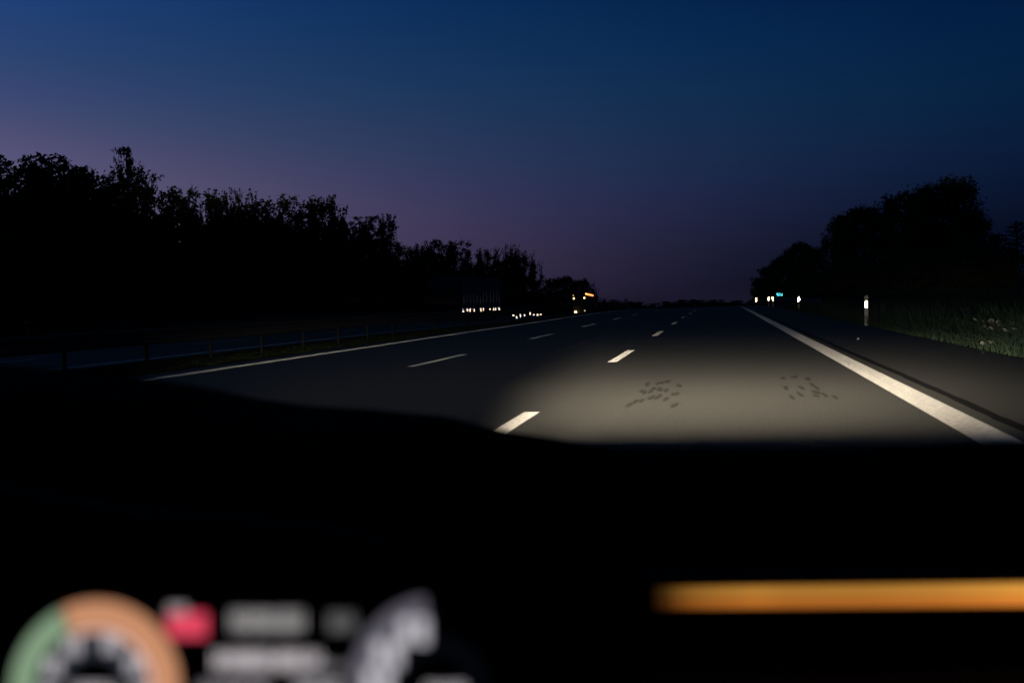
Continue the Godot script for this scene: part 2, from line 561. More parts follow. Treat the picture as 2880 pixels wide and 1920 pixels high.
func make_vehicles() -> void:
	# box lorry on the opposite carriageway, side toward the camera
	var x := -17.4
	var s0: float = x / (ray(1298.0, 847.0).x / ray(1298.0, 847.0).z) * -1.0
	var s1: float = x / (ray(1410.0, 843.0).x / ray(1410.0, 843.0).z) * -1.0
	s0 = absf(s0)
	s1 = absf(s1)
	var length := s1 - s0
	var g := level(x, (s0 + s1) / 2.0)
	var o := thing("lorry", Vector3(x - 1.25, g, -(s0 + s1) / 2.0), 0.0, "dark ribbed box lorry behind the central barrier reflectors", "lorry")
	inst("body", boxmesh(Vector3(0, 1.83, 0), Vector3(2.5, 2.5, length - 2.6)), M.lorry_side, o)
	inst("chassis", boxmesh(Vector3(0, 0.5, 0), Vector3(1.4, 0.16, length - 2.6)), M.lorry_dark, o)
	inst("cab", boxmesh(Vector3(0, 1.35, length / 2.0 - 0.2), Vector3(2.4, 2.1, 2.0)), M.lorry_dark, o)
	for z in [-length / 2.0 + 3.0, -length / 2.0 + 4.3, length / 2.0 - 0.4]:
		for sx in [-1.0, 1.0]: wheel(o, Vector3(sx * 1.05, 0.45, z), 0.45)
	rng.seed = 31
	var cols := [1303.0, 1312.0, 1322.0, 1331.0, 1340.0, 1349.0, 1358.0, 1367.0, 1378.0, 1387.0, 1396.0, 1403.0]
	for c: float in cols:
		var z: float = absf(x / (ray(c, 845.0).x / ray(c, 845.0).z)) - (s0 + s1) / 2.0
		inst("rib", boxmesh(Vector3(1.29, 1.83, -z), Vector3(0.1, 2.46, rng.randf_range(0.08, 0.2))), M.pale_rib, o)
	# lorry far ahead coming over the crest
	var s := 352.0
	var c0 := at_dist(1629.0, 877.0, s)
	var t := thing("oncoming_lorry", Vector3(c0.x, level(c0.x, s), -s), 0.0, "distant oncoming lorry with lit roof lamps, headlamps and orange bar", "lorry")
	inst("cab", boxmesh(Vector3(0, 2.0, -1.2), Vector3(2.45, 3.0, 2.2)), M.lorry_dark, t)
	inst("trailer", boxmesh(Vector3(0.05, 2.3, -9.0), Vector3(2.5, 3.1, 13.0)), M.lorry_dark, t)
	for z in [-1.4, -10.0, -11.4]:
		for sx in [-1.0, 1.0]: wheel(t, Vector3(sx * 1.05, 0.5, z), 0.5)
	for q in [[1614.0, 839.0, 0.2, 3.0], [1643.5, 837.5, 0.2, 3.0], [1619.0, 877.5, 0.27, 5.0], [1645.0, 873.5, 0.15, 0.8], [1612.5, 830.5, 0.13, 0.6]]:
		var p := at_dist(q[0], q[1], s - 0.06) - t.position
		var st := begin()
		tube(st, Vector3(0, 0, -0.05), Vector3(0, 0, 0.02), q[2], q[2], 12, true)
		inst("headlamp" if q[1] > 860.0 else "roof_lamp", st.commit(), glow(1.0, 0.74, 0.3, q[3]), t, p)
	for k in 5:
		var p := at_dist(1648.5 + 4.6 * k, 826.5 + 1.0 * k, s - 0.02) - t.position
		inst("marker_lamp", boxmesh(Vector3.ZERO, Vector3(0.3, 0.34, 0.05)), glow(1.0, 0.25 + 0.1 * float(k < 2), 0.07, 3.2), t, p)
	inst("lamp_board", boxmesh(at_dist(1658.0, 834.0, s + 0.1) - t.position, Vector3(2.0, 1.6, 0.06)), M.lorry_dark, t)
	var beam := OmniLight3D.new()
	beam.name = "headlamp_light"
	beam.light_color = Color(1.0, 0.86, 0.6)
	beam.light_energy = 0.25
	beam.light_size = 0.2
	beam.omni_range = 200.0
	beam.omni_attenuation = 2.0
	beam.shadow_enabled = true
	t.add_child(beam)
	beam.position = at_dist(1619.0, 877.5, s - 0.4) - t.position

# ------------------------------------------------------------------ trees
func leaf(st: SurfaceTool, p: Vector3, size: float) -> void:
	var u := Vector3(rng.randf_range(-1, 1), rng.randf_range(-1, 1), rng.randf_range(-1, 1)).normalized()
	var w := Vector3(rng.randf_range(-1, 1), rng.randf_range(-1, 1), rng.randf_range(-1, 1))
	var v := u.cross(w).normalized()
	var n := u.cross(v)
	if n.y < 0.0: n = -n
	var a := p + u * size
	var b := p + v * size * 0.42
	var c := p - u * size
	var d := p - v * size * 0.42
	quad(st, a, b, c, d, n)

func tree_shape(seed_: int, style: String) -> Array:
	# unit-height tree: [wood mesh, crown mesh]; height 1, so it is scaled when placed. Sizes below are for a 9 m tree.
	rng.seed = seed_
	var wood := begin()
	var crown := begin()
	var H := 9.0
	var tips := []          # [point, radius of clump, leaves, leaf size]
	match style:
		"upright":         # many stems from low down, long whippy shoots on top
			var stems := rng.randi_range(4, 6)
			for k in stems:
				var t := TAU * k / stems + rng.randf_range(-0.4, 0.4)
				var base := Vector3(cos(t) * 0.25, 0, sin(t) * 0.25)
				var reach := rng.randf_range(0.7, 1.9)
				var top := Vector3(cos(t) * reach, H * rng.randf_range(0.68, 0.9), sin(t) * reach)
				if k == 0: top = Vector3(0.1, H * 0.9, 0.0)
				tube(wood, base, base.lerp(top, 0.5), 0.11, 0.07)
				tube(wood, base.lerp(top, 0.5), top, 0.07, 0.02)
				for j in 22:
					var f := rng.randf_range(0.08, 0.98)
					var q := base.lerp(top, f)
					var out := Vector3(rng.randf_range(-1, 1), rng.randf_range(0.1, 1.0), rng.randf_range(-1, 1)).normalized() * rng.randf_range(0.4, 1.5) * (1.15 - 0.8 * f)
					tube(wood, q, q + out, 0.02, 0.008, 4)
					tips.append([q + out, 0.5 - 0.2 * f, 44, 0.13])
					tips.append([q + out * 0.5, 0.45, 26, 0.13])
				for j in 7:    # shoots
					var q := base.lerp(top, rng.randf_range(0.75, 1.0))
					var tip := q + Vector3(rng.randf_range(-0.55, 0.55), rng.randf_range(0.5, 1.0) * (H - q.y) * 1.0 + 0.2, rng.randf_range(-0.55, 0.55))
					tip.y = minf(tip.y, H)
					tube(wood, q, tip, 0.02, 0.006, 4)
					for i in 26:
						var z := rng.randf()
						leaf(crown, q.lerp(tip, z) + Vector3(rng.randfn(), rng.randfn(), rng.randfn()) * 0.11 * (1.2 - z), 0.13)
		"broad":           # one trunk, spreading limbs, rounded clumps
			tube(wood, Vector3.ZERO, Vector3(0.1, H * 0.4, 0), 0.24, 0.17, 8)
			tube(wood, Vector3(0.1, H * 0.4, 0), Vector3(-0.05, H * 0.86, 0.1), 0.17, 0.03, 7)
			for k in 30:
				var f := 0.14 + 0.72 * (k + rng.randf()) / 30.0
				var q := Vector3(0.05, H * f, 0.0)
				var t := 2.4 * k + rng.randf_range(-0.35, 0.35)
				var reach := 4.2 * sqrt(maxf(0.08, 1.0 - pow((f - 0.40) / 0.56, 2.0))) * rng.randf_range(0.68, 1.0)
				var lift := rng.randf_range(0.15, 0.5) * reach * 0.7
				var tip := q + Vector3(cos(t) * reach, minf(lift, H * 0.93 - q.y), sin(t) * reach)
				tube(wood, q, q.lerp(tip, 0.5), 0.08, 0.05, 5)
				tube(wood, q.lerp(tip, 0.5), tip, 0.05, 0.015, 5)
				for j in 9:
					var z := rng.randf_range(0.3, 1.0)
					var c := q.lerp(tip, z) + Vector3(rng.randfn(), rng.randfn() * 0.7, rng.randfn()) * 0.42
					c.y = minf(c.y, H * 0.96)
					tube(wood, q.lerp(tip, z), c, 0.015, 0.006, 4)
					tips.append([c, rng.randf_range(0.35, 0.75), 58, 0.14])
			for j in 30:
				var t := TAU * rng.randf()
				var r := 2.1 * sqrt(rng.randf())
				tips.append([Vector3(cos(t) * r, H * 0.97 - 0.2 * r * r - 0.2, sin(t) * r), rng.randf_range(0.25, 0.5), 46, 0.13])
		"open":            # ascending limbs with small clumps and gaps between them
			tube(wood, Vector3.ZERO, Vector3(0.15, H * 0.35, 0.1), 0.2, 0.15, 7)
			tube(wood, Vector3(0.15, H * 0.35, 0.1), Vector3(-0.1, H * 0.84, 0), 0.15, 0.03, 6)
			for k in 16:
				var f := 0.12 + 0.6 * (k + rng.randf()) / 16.0
				var q := Vector3(0.1, H * f, 0.05)
				var t := 2.4 * k + rng.randf_range(-0.5, 0.5)
				var reach := rng.randf_range(1.0, 3.1) * (1.1 - 0.45 * f)
				var tip := q + Vector3(cos(t) * reach, minf(reach * rng.randf_range(0.6, 1.5), H * 0.97 - q.y), sin(t) * reach)
				var bend := q.lerp(tip, 0.5) + Vector3(rng.randfn(), rng.randfn() * 0.5, rng.randfn()) * 0.25
				tube(wood, q, bend, 0.06, 0.04, 5)
				tube(wood, bend, tip, 0.04, 0.012, 5)
				for j in 11:
					var z := rng.randf_range(0.15, 1.0)
					var from := q.lerp(bend, z * 2.0) if z < 0.5 else bend.lerp(tip, z * 2.0 - 1.0)
					var c := from + Vector3(rng.randfn(), rng.randfn() * 0.8 + 0.3, rng.randfn()) * 0.45
					c.y = minf(c.y, H)
					tube(wood, from, c, 0.014, 0.005, 4)
					tips.append([c, rng.randf_range(0.16, 0.5), rng.randi_range(14, 46), 0.15])
				for j in 3:
					var c := tip + Vector3(rng.randfn() * 0.3, rng.randf_range(0.1, 0.8), rng.randfn() * 0.3)
					c.y = minf(c.y, H)
					tube(wood, tip, c, 0.012, 0.004, 4)
					for i in 14: leaf(crown, tip.lerp(c, rng.randf()) + Vector3(rng.randfn(), rng.randfn(), rng.randfn()) * 0.1, 0.13)
			for j in 4:
				var c := Vector3(rng.randfn() * 0.5, H * rng.randf_range(0.9, 0.99), rng.randfn() * 0.5)
				tube(wood, Vector3(-0.1, H * 0.84, 0), c, 0.02, 0.006, 4)
				tips.append([c, 0.22, 26, 0.14])
				tips.append([c * Vector3(0.6, 0.95, 0.6), 0.35, 40, 0.15])
		"shrub":           # dense from the ground
			for k in 9:
				var t := TAU * rng.randf()
				var tip := Vector3(cos(t) * rng.randf_range(0.8, 4.6), H * rng.randf_range(0.5, 0.98), sin(t) * rng.randf_range(0.8, 4.6))
				tube(wood, Vector3.ZERO, tip, 0.14, 0.03, 5)
				for j in 14:
					var z := rng.randf_range(0.1, 1.0)
					var c := tip * z + Vector3(rng.randfn(), rng.randfn() * 0.8, rng.randfn()) * 1.0
					c.y = clampf(c.y, 0.3, H * 0.97)
					tips.append([c, rng.randf_range(0.6, 1.3), 42, 0.3])
			for k in 12:
				var t := TAU * rng.randf()
				tips.append([Vector3(cos(t) * rng.randf_range(1.5, 5.0), rng.randf_range(0.4, 2.5), sin(t) * rng.randf_range(1.5, 5.0)), 1.3, 60, 0.32])
		"conifer":         # layered sparse boughs
			tube(wood, Vector3.ZERO, Vector3(0, H, 0), 0.17, 0.02, 7)
			for k in 40:
				var f := 0.12 + 0.86 * k / 40.0
				var t := 2.4 * k
				var reach := (1.05 - f) * 3.0 * rng.randf_range(0.7, 1.1) + 0.25
				var q := Vector3(0, H * f, 0)
				var tip := q + Vector3(cos(t) * reach, -0.06 * reach + 0.1, sin(t) * reach)
				tube(wood, q, tip, 0.03, 0.008, 4)
				for i in 46:
					var z := sqrt(rng.randf())
					leaf(crown, q.lerp(tip, z) + Vector3(rng.randfn() * 0.22, rng.randfn() * 0.09, rng.randfn() * 0.22), 0.13)
	for c in tips:
		for i in int(c[2]):
			var d: Vector3 = Vector3(rng.randfn(), rng.randfn(), rng.randfn()) * float(c[1]) * 0.55
			var p: Vector3 = c[0] + d
			p.y = clampf(p.y, 0.15, H)
			leaf(crown, p, c[3] * rng.randf_range(0.7, 1.25))
	return [wood.commit(), crown.commit()]

var shapes := {}
func tree(called: String, style: String, variant: int, at: Vector3, height: float, width: float, label: String, group: String, cat := "tree") -> void:
	var key := "%s%d" % [style, variant]
	if not shapes.has(key): shapes[key] = tree_shape(1000 + variant * 7 + style.hash() % 97, style)
	rng.seed = int(absf(at.x * 131.0 + at.z * 17.0)) + variant
	var o := thing(called, at, rng.randf() * TAU, label, cat, group)
	var sc := Vector3(width, height / 9.0, width)
	var w := inst("trunk", shapes[key][0], M.bark, o)
	w.scale = sc
	var c := inst("crown", shapes[key][1], M.pale_leaf if variant % 2 else M.leaf, o)
	c.scale = sc

func tree_by_sight(called: String, style: String, variant: int, px: float, top: float, x: float, wide: float, label: String, group: String) -> void:
	# a tree in the row at that distance beside the road, as tall as it looks; px, top in 2352-pixel picture widths
	var d := ray(px * 1.22449, top * 1.22449)
	var s := absf(x / (d.x / -d.z))
	var y := land(x, s)
	var h := EYE.y + d.y * (s / -d.z) - y
	tree(called, style, variant, Vector3(x, y - 0.05, -s), h, wide * clampf(h / 9.0, 0.7, 1.5), label, group)

func where_in_row(px: int, named: Dictionary, row: Array) -> String:
	# names a tree by its neighbours that stand out
	var place := {}
	for k in row.size(): place[row[k][0]] = k
	var best := 99
	var by := 0
	for n in named:
		var gap: int = absi(place[n] - place[px])
		if gap < best:
			best = gap
			by = n
	var words := {291: "the tall spiky treetop", 741: "the lone spiky treetop", 878: "the tree at the dip", 650: "the airy round treetop", 104: "the knobbly treetop", 1172: "the last tall tree", 1300: "the far rounded tree", 10: "the tree at the left edge"}
	var count: String = ["next", "first", "second", "third", "fourth", "fifth"][mini(best, 5)]
	return "dark tree, %s %s of %s in left treeline" % [count, "right" if place[px] > place[by] else "left", words[by]]

func make_trees() -> void:
	var row := "dark trees lining the opposite carriageway"
	var plain := "dark leafy tree in the row beyond the opposite carriageway"
	var left := [[-150, 350], [-70, 352], [10, 352], [58, 368], [104, 352], [150, 378], [192, 380], [240, 396], [291, 343], [345, 424], [390, 428], [440, 455], [495, 436], [552, 430], [610, 455], [650, 446], [711, 468], [741, 447], [795, 499], [830, 505], [878, 490], [918, 556], [945, 562], [980, 552], [1010, 547], [1036, 552], [1075, 572], [1118, 568], [1172, 559], [1200, 575], [1222, 598], [1268, 636], [1300, 631], [1335, 639], [1362, 658], [1385, 684]]
	var named := {291: "tall narrow spiky tree, highest point of the left treeline", 741: "spiky upright tree top standing alone near the middle of the left treeline", 878: "leafy tree with upright shoots left of the dip in the treeline",
		650: "airy round topped tree with sky showing through it", 104: "tree with knobbly top near the left end of the treeline", 1172: "last tall tree before the left treeline steps down", 1300: "low rounded tree at the far end of the left treeline", 10: "leafy tree at the left edge of the view"}
	var k := 0
	for p in left:
		var px: float = p[0]
		var far := clampf((px - 1150.0) / 200.0, 0.0, 1.0)
		var style := "broad" if p[0] in [1268, 1300, 1335] else ("open" if p[0] in [291, 10, 58, 104, 150, 192, 240, 345, 390, 610, 650, 795, 830, 918, 1010, 1075] else "upright")
		var wide := 0.5 if p[0] == 291 else (0.75 if style == "broad" else (1.15 if style == "open" else 1.0))
		tree_by_sight("roadside_tree", style, k % (3 if style == "broad" else 5), px, p[1], -32.0 - 5.0 * far - 1.2 * float(k % 3), wide, named.get(p[0], where_in_row(p[0], named, left)), row)
		k += 1
	# second row and undergrowth behind and in front, lower than the first
	for i in 46:
		var px := -120.0 + 32.0 * i
		if px > 1370.0: break
		var top := 0.0
		for j in left.size() - 1:
			if px >= left[j][0] and px <= left[j + 1][0]:
				top = maxf(left[j][1], left[j + 1][1])
		if top == 0.0: continue
		tree_by_sight("background_tree", "upright", (i + 2) % 5, px, top + 74.0 - 45.0 * clampf(px / 1300.0, 0.0, 1.0), -37.5 - 3.0 * float(i % 2) - 4.0 * clampf((px - 1150.0) / 200.0, 0.0, 1.0), 1.15, "dark tree of the second row behind the roadside trees", "second row of trees on the left")
	for i in 48:
		var s := 58.0 + 5.2 * i + 0.045 * i * i
		var x := -29.6 - 0.9 * float(i % 3) - 6.0 * smoothstep(150.0, 300.0, s)
		rng.seed = 400 + i
		tree("bush", "shrub", i % 3, Vector3(x, land(x, s) - 0.1, -s), rng.randf_range(3.4, 4.8), 0.5, "dark bush at the foot of the left treeline", "bushes along the left treeline", "bush")
	# right side
	var rrow := "dark trees on the right verge"
	for p in [[2168, 405, 14.5, 0.98, 0, "tallest broad tree of the dark group on the right"], [2085, 436, 15.2, 1.0, 1, "broad tree left of the tallest on the right"], [1985, 468, 14.4, 0.86, 2, "tree with a rounded crown at the left of the right group"], [1935, 488, 14.0, 0.62, 1, "small tree jutting out at the left of the right group"],
			[2232, 470, 13.6, 0.42, 2, "tree on the sloping right flank of the right group"], [2262, 560, 12.8, 0.34, 0, "low tree at the right end of the right group"], [2130, 500, 12.6, 0.7, 2, "tree at the front of the right group"],
			[1870, 566, 13.5, 0.85, 0, "lower tree left of the big group on the right"], [1838, 553, 13.8, 0.8, 1, "pointed lower tree left of the big right group"], [1800, 584, 13.0, 0.8, 2, "small dark tree above the blue sign"], [1768, 606, 13.0, 0.8, 0, "farthest but one tree of the right row"], [1749, 636, 12.5, 0.8, 1, "farthest and lowest tree of the right row"]]:
		tree_by_sight("verge_tree", "broad", p[4], p[0], p[1], p[2], p[3], p[5], rrow)
	tree_by_sight("conifer", "conifer", 0, 2336, 506, 19.0, 1.35, "sparse dark conifer at the right edge of the view", rrow)
	tree_by_sight("conifer", "conifer", 1, 2440, 470, 19.5, 1.2, "dark conifer just outside the right edge of the view", rrow)
	for i in 40:
		rng.seed = 700 + i
		var s := 74.0 + 5.6 * i
		var x := 11.2 + 1.1 * float(i % 3)
		tree("bush", "shrub", i % 3, Vector3(x, land(x, s) - 0.1, -s), rng.randf_range(2.2, 3.4), 0.42, "dark bush at the foot of the trees on the right verge", "bushes along the right verge", "bush")
	# far woods beyond the crest
	for i in 16:
		rng.seed = 900 + i
		var px := 1395.0 + 23.0 * i
		var top := 690.0 + rng.randf_range(-3.0, 5.0) + (8.0 if i in [4, 5] else 0.0)
		var d := ray(px * 1.22449, top * 1.22449)
		var s := 620.0 + 12.0 * float(i % 4)
		var x := d.x / -d.z * s
		var y := land(x, s)
		tree("far_tree", "shrub", i % 3, Vector3(x, y - 0.1, -s), EYE.y + d.y * (s / -d.z) - y, 1.3, "low distant tree on the horizon beyond the crest", "distant trees on the horizon", "tree")

# ------------------------------------------------------------------ grass
func tuft_mesh(seed_: int) -> Mesh:
	rng.seed = seed_
	var st := begin()
	for k in 15:
		var t := TAU * rng.randf()
		var r := 0.13 * sqrt(rng.randf())
		var o := Vector3(cos(t) * r, 0, sin(t) * r)
		var lean := Vector3(rng.randfn() * 0.16, 0, rng.randfn() * 0.16)
		var h := rng.randf_range(0.45, 1.0)
		var w := Vector3(cos(t * 3.1), 0, sin(t * 3.1)) * rng.randf_range(0.006, 0.013)
		var m := o + lean * 0.4 + Vector3(0, h * 0.55, 0)
		var e := o + lean * 1.5 + Vector3(0, h, 0)
		var n := w.cross(Vector3.UP).normalized() + Vector3(0, 0.3, 0)
		n = n.normalized()
		quad(st, o - w, o + w, m + w * 0.8, m - w * 0.8, n)
		tri(st, m - w * 0.8, m + w * 0.8, e, n)
	return st.commit()

func grass_patch(called: String, label: String, seed_: int, count: int, x0: float, x1: float, s0: float, s1: float, h0: float, h1: float, m: Material) -> void:
	var mm := MultiMesh.new()
	mm.transform_format = MultiMesh.TRANSFORM_3D
	mm.mesh = tuft_mesh(seed_)
	mm.instance_count = count
	rng.seed = seed_ + 1
	for k in count:
		var x := lerpf(x0, x1, rng.randf())
		var s := lerpf(s0, s1, pow(rng.randf(), 1.35))
		var h := rng.randf_range(h0, h1) * (0.75 + 0.25 * smoothstep(0.0, 1.2, absf(x - x0)))
		mm.set_instance_transform(k, Transform3D(Basis(Vector3.UP, rng.randf() * TAU).scaled(Vector3(1.0 + h * 0.5, h, 1.0 + h * 0.5)), Vector3(x, land(x, s) - 0.02, -s)))
	var o := MultiMeshInstance3D.new()
	o.name = numbered(called)
	o.multimesh = mm
	o.material_override = m
	add_child(o)
	tag(o, label, "grass", "", "stuff")

func make_grass() -> void:
	grass_patch("verge_grass", "tall grass on the right verge beside the shoulder", 61, 17000, 4.62, 12.5, 15.0, 120.0, 0.3, 1.05, M.grass)
	grass_patch("reserve_grass", "low dark grass on the central reserve", 62, 3500, -12.1, -9.9, 12.0, 140.0, 0.08, 0.16, M.leaf)
	# white wildflowers
	var head := begin()
	rng.seed = 88
	for k in 26:
		var t := TAU * rng.randf()
		var r := 0.06 * sqrt(rng.randf())
		var c := Vector3(cos(t) * r, 0.012 * cos(r * 20.0) + rng.randf_range(-0.006, 0.006), sin(t) * r)
		for i in 5:
			var a := TAU * i / 5.0
			var b := TAU * (i + 1) / 5.0
			tri(head, c + Vector3(0, 0.012, 0), c + Vector3(cos(a), 0, sin(a)) * 0.014, c + Vector3(cos(b), 0, sin(b)) * 0.014, Vector3(cos(a), 1.2, sin(a)).normalized())
	var head_mesh := head.commit()
	var stem := begin()
	tube(stem, Vector3.ZERO, Vector3(0.01, 0.6, 0), 0.005, 0.003, 5)
	for k in 4: quad(stem, Vector3(0, 0.1 + 0.1 * k, 0), Vector3(0.03, 0.16 + 0.1 * k, 0.01), Vector3(0.09, 0.17 + 0.1 * k, 0.02), Vector3(0.03, 0.13 + 0.1 * k, -0.01), Vector3(0, 1, 0.2).normalized())
	var stem_mesh := stem.commit()
	rng.seed = 89
	for k in 44:
		var px := rng.randf_range(2735.0, 2880.0)
		if k > 26: px = rng.randf_range(2840.0, 2960.0)
		var s := rng.randf_range(28.0, 32.0)
		var d := ray(px, 930.0)
		var x := d.x / -d.z * s
		var p := Vector3(x, land(x, s) - 0.02, -s)
		var h := rng.randf_range(0.4, 0.58)
		var o := thing("wildflower", p, rng.randf() * TAU, "white flowering weed in the bright patch of the right verge", "wildflower", "white wildflowers on the right verge")
		var st2 := inst("stem", stem_mesh, M.grass, o)
		st2.scale = Vector3(1, h / 0.6, 1)
		var f := inst("flower_head", head_mesh, M.petal, o, Vector3(0.01, h, 0))
		f.scale = Vector3.ONE * rng.randf_range(0.45, 0.85)
		f.rotation = Vector3(rng.randf_range(0.3, 0.7), 0, rng.randf_range(-0.3, 0.3))

# ------------------------------------------------------------------ the car: bonnet, dashboard, instruments, headlamps
func on_cluster(px: float, py: float, lift := 0.0) -> Vector3:
	# where that sight line meets the instrument panel
	var n := Vector3(0, 0.17, 1).normalized()
	var q := Vector3(0, 0.965, -0.7)
	var d := ray(px, py)
	return EYE + d * ((q - EYE).dot(n) / d.dot(n)) + n * lift

func cluster_basis() -> Basis:
	var n := Vector3(0, 0.17, 1).normalized()
	return Basis(Vector3.RIGHT, n.cross(Vector3.RIGHT), n)

func arc(center: Vector3, r0: float, r1: float, t0: float, t1: float) -> Mesh:
	var st := begin()
	var b := cluster_basis()
	var steps := int(maxf(4.0, absf(t1 - t0) / 6.0))
	for k in steps:
		var a0 := deg_to_rad(lerpf(t0, t1, float(k) / steps))
		var a1 := deg_to_rad(lerpf(t0, t1, float(k + 1) / steps))
		var d0 := b * Vector3(sin(a0), cos(a0), 0)
		var d1 := b * Vector3(sin(a1), cos(a1), 0)
		quad(st, center + d0 * r0, center + d0 * r1, center + d1 * r1, center + d1 * r0, b.z)
		quad(st, center + d0 * r1, center + d1 * r1, center + d1 * r1 - b.z * 0.001, center + d0 * r1 - b.z * 0.001, d0)
	return st.commit()

func lettering(px0: float, px1: float, py0: float, py1: float, count: int, seed_: int) -> Mesh:
	# a line of characters too blurred to read: upright strokes of uneven width
	rng.seed = seed_
	var st := begin()
	for k in count:
		var a := lerpf(px0, px1, (k + 0.08) / count)
		var b := lerpf(px0, px1, (k + 0.92) / count)
		var p := on_cluster(a, py0, 0.0012)
		var q := on_cluster(b, py0, 0.0012)
		var r := on_cluster(b, py1, 0.0012)
		var s := on_cluster(a, py1, 0.0012)
		var n := cluster_basis().z
		var w := rng.randf_range(0.25, 0.42)
		quad(st, p, p.lerp(q, w), s.lerp(r, w), s, n)
		quad(st, p.lerp(q, 1.0 - w), q, r, s.lerp(r, 1.0 - w), n)
		var mid := rng.randf_range(0.25, 0.6)
		quad(st, p.lerp(s, mid).lerp(q.lerp(r, mid), w), p.lerp(s, mid).lerp(q.lerp(r, mid), 1.0 - w), p.lerp(s, mid + 0.2).lerp(q.lerp(r, mid + 0.2), 1.0 - w), p.lerp(s, mid + 0.2).lerp(q.lerp(r, mid + 0.2), w), n)
	return st.commit()

func make_car() -> void:
	var car := thing("car", Vector3.ZERO, 0.0, "the car we sit in: black bonnet, dashboard and blurred glowing instruments", "car")
	# bonnet, raised toward its left and right shoulders
	var outline := [[-1.05, 1.02], [-0.92, 1.022], [-0.8, 1.012], [-0.69, 0.995], [-0.6, 0.975], [-0.52, 0.962], [-0.43, 0.955], [-0.35, 0.946], [-0.28, 0.928], [-0.19, 0.911], [-0.12, 0.902], [0.1, 0.899], [0.37, 0.903], [0.5, 0.93], [0.62, 0.95], [0.8, 0.955], [0.94, 0.945], [1.02, 0.90]]
	var along := [[1.40, -0.064], [1.6, -0.035], [1.8, -0.012], [2.0, 0.0], [2.12, -0.012], [2.22, -0.05], [2.3, -0.12], [2.34, -0.2]]
	var st := begin()
	st.set_smooth_group(0)
	for i in along.size() - 1:
		for j in outline.size() - 1:
			var c := []
			for q in [[j, i], [j + 1, i], [j + 1, i + 1], [j, i + 1]]:
				c.append(Vector3(outline[q[0]][0], outline[q[0]][1] + along[q[1]][1], -along[q[1]][0]))
			var n: Vector3 = (c[2] - c[0]).cross(c[1] - c[3]).normalized()
			if n.y < 0.0: n = -n
			quad(st, c[0], c[1], c[2], c[3], n)
	inst("bonnet", st.commit(), M.car_paint, car)
	for sx in [[-1.08, "left"], [1.05, "right"]]:
		inst("wing", boxmesh(Vector3(sx[0], 0.66, -1.45), Vector3(0.06, 0.44, 0.5)), M.car_paint, car)
	# front panel below the headlamps
	inst("bumper", boxmesh(Vector3(0.1, 0.27, -2.42), Vector3(1.9, 0.12, 0.05)), M.car_paint, car)
	# cowl under the windscreen closes the engine bay; dashboard before it
	var top := PackedVector2Array([Vector2(1.15, 0.3), Vector2(-1.15, 0.3)])
	for q in outline: top.append(Vector2(q[0], q[1] - 0.058))
	st = begin()
	prism(st, top, -1.44, -1.42)
	inst("cowl", st.commit(), M.trim, car)
	inst("dashboard", boxmesh(Vector3(0.05, 0.53, -1.15), Vector3(2.2, 0.5, 0.52)), M.trim, car)
	inst("dashboard_shelf", boxmesh(Vector3(0.05, 0.79, -1.39), Vector3(2.2, 0.02, 0.04)), M.trim, car)
	# instrument panel
	var b := cluster_basis()
	var mid := on_cluster(690.0, 1860.0)
	var panel := inst("instrument_cluster", boxmesh(mid - b.z * 0.006, Vector3(0.34, 0.075, 0.01), b), M.trim, car)
	inst("cluster_hood", boxmesh(mid + b.y * 0.044 + b.z * 0.012, Vector3(0.36, 0.008, 0.05), b), M.trim, car)
	var px := 0.7 / FPX
	var R := 257.0 * px
	var c1 := on_cluster(266.0, 1939.0, 0.001)
	inst("gauge_light", arc(c1, R * 0.70, R, -24.0, 108.0), glow(0.58, 0.265, 0.14, 1.0), panel)
	inst("gauge_light", arc(c1, R * 0.70, R, -112.0, -25.5), glow(0.215, 0.32, 0.205, 1.0), panel)
	inst("gauge_inner_light", arc(c1, R * 0.645, R * 0.69, -24.0, 108.0), glow(0.85, 0.52, 0.46, 1.0), panel)
	inst("gauge_dial", arc(c1, R * 0.36, R * 0.64, -150.0, 150.0), glow(0.02, 0.024, 0.033, 1.0), panel)
	for a in [-96.0, -62.0, -28.0, 21.0, 59.0, 95.0]:
		var q: Vector3 = c1 + b * (Vector3(sin(deg_to_rad(a)), cos(deg_to_rad(a)), 0) * R * 0.55) + b.z * 0.001
		st = begin()
		for k in 2: box(st, q + b * Vector3(0.0019 * (k * 2 - 1) * 1.05, 0, 0), Vector3(0.0029, 0.0072, 0.0004), b)
		inst("gauge_numeral_light", st.commit(), glow(0.5, 0.47, 0.5, 1.0), panel)
	var c2 := on_cluster(1231.0, 1931.0, 0.001)
	inst("gauge_light", arc(c2, R * 0.56, R, -112.0, -8.0), glow(0.105, 0.098, 0.12, 1.0), panel)
	inst("gauge_dial", arc(c2, R * 0.36, R * 0.55, -110.0, 110.0), glow(0.0012, 0.0016, 0.0025, 1.0), panel)
	for a in [-86.0, -57.0, -23.0]:
		var q: Vector3 = c2 + b * (Vector3(sin(deg_to_rad(a)), cos(deg_to_rad(a)), 0) * R * 0.66) + b.z * 0.001
		st = begin()
		for k in 2: box(st, q + b * Vector3(0.0036 * (k * 2 - 1) * 1.05, 0, 0), Vector3(0.005, 0.0115, 0.0004), b)
		inst("gauge_numeral_light", st.commit(), glow(0.5, 0.48, 0.52, 1.0), panel)
	inst("warning_light", boxmesh(on_cluster(528.0, 1757.0, 0.001), Vector3(0.0175, 0.0105, 0.0006), b), glow(0.86, 0.07, 0.13, 0.9), panel)
	inst("warning_light", boxmesh(on_cluster(500.0, 1714.0, 0.0012), Vector3(0.0085, 0.004, 0.0006), b), glow(0.32, 0.28, 0.29, 1.0), panel)
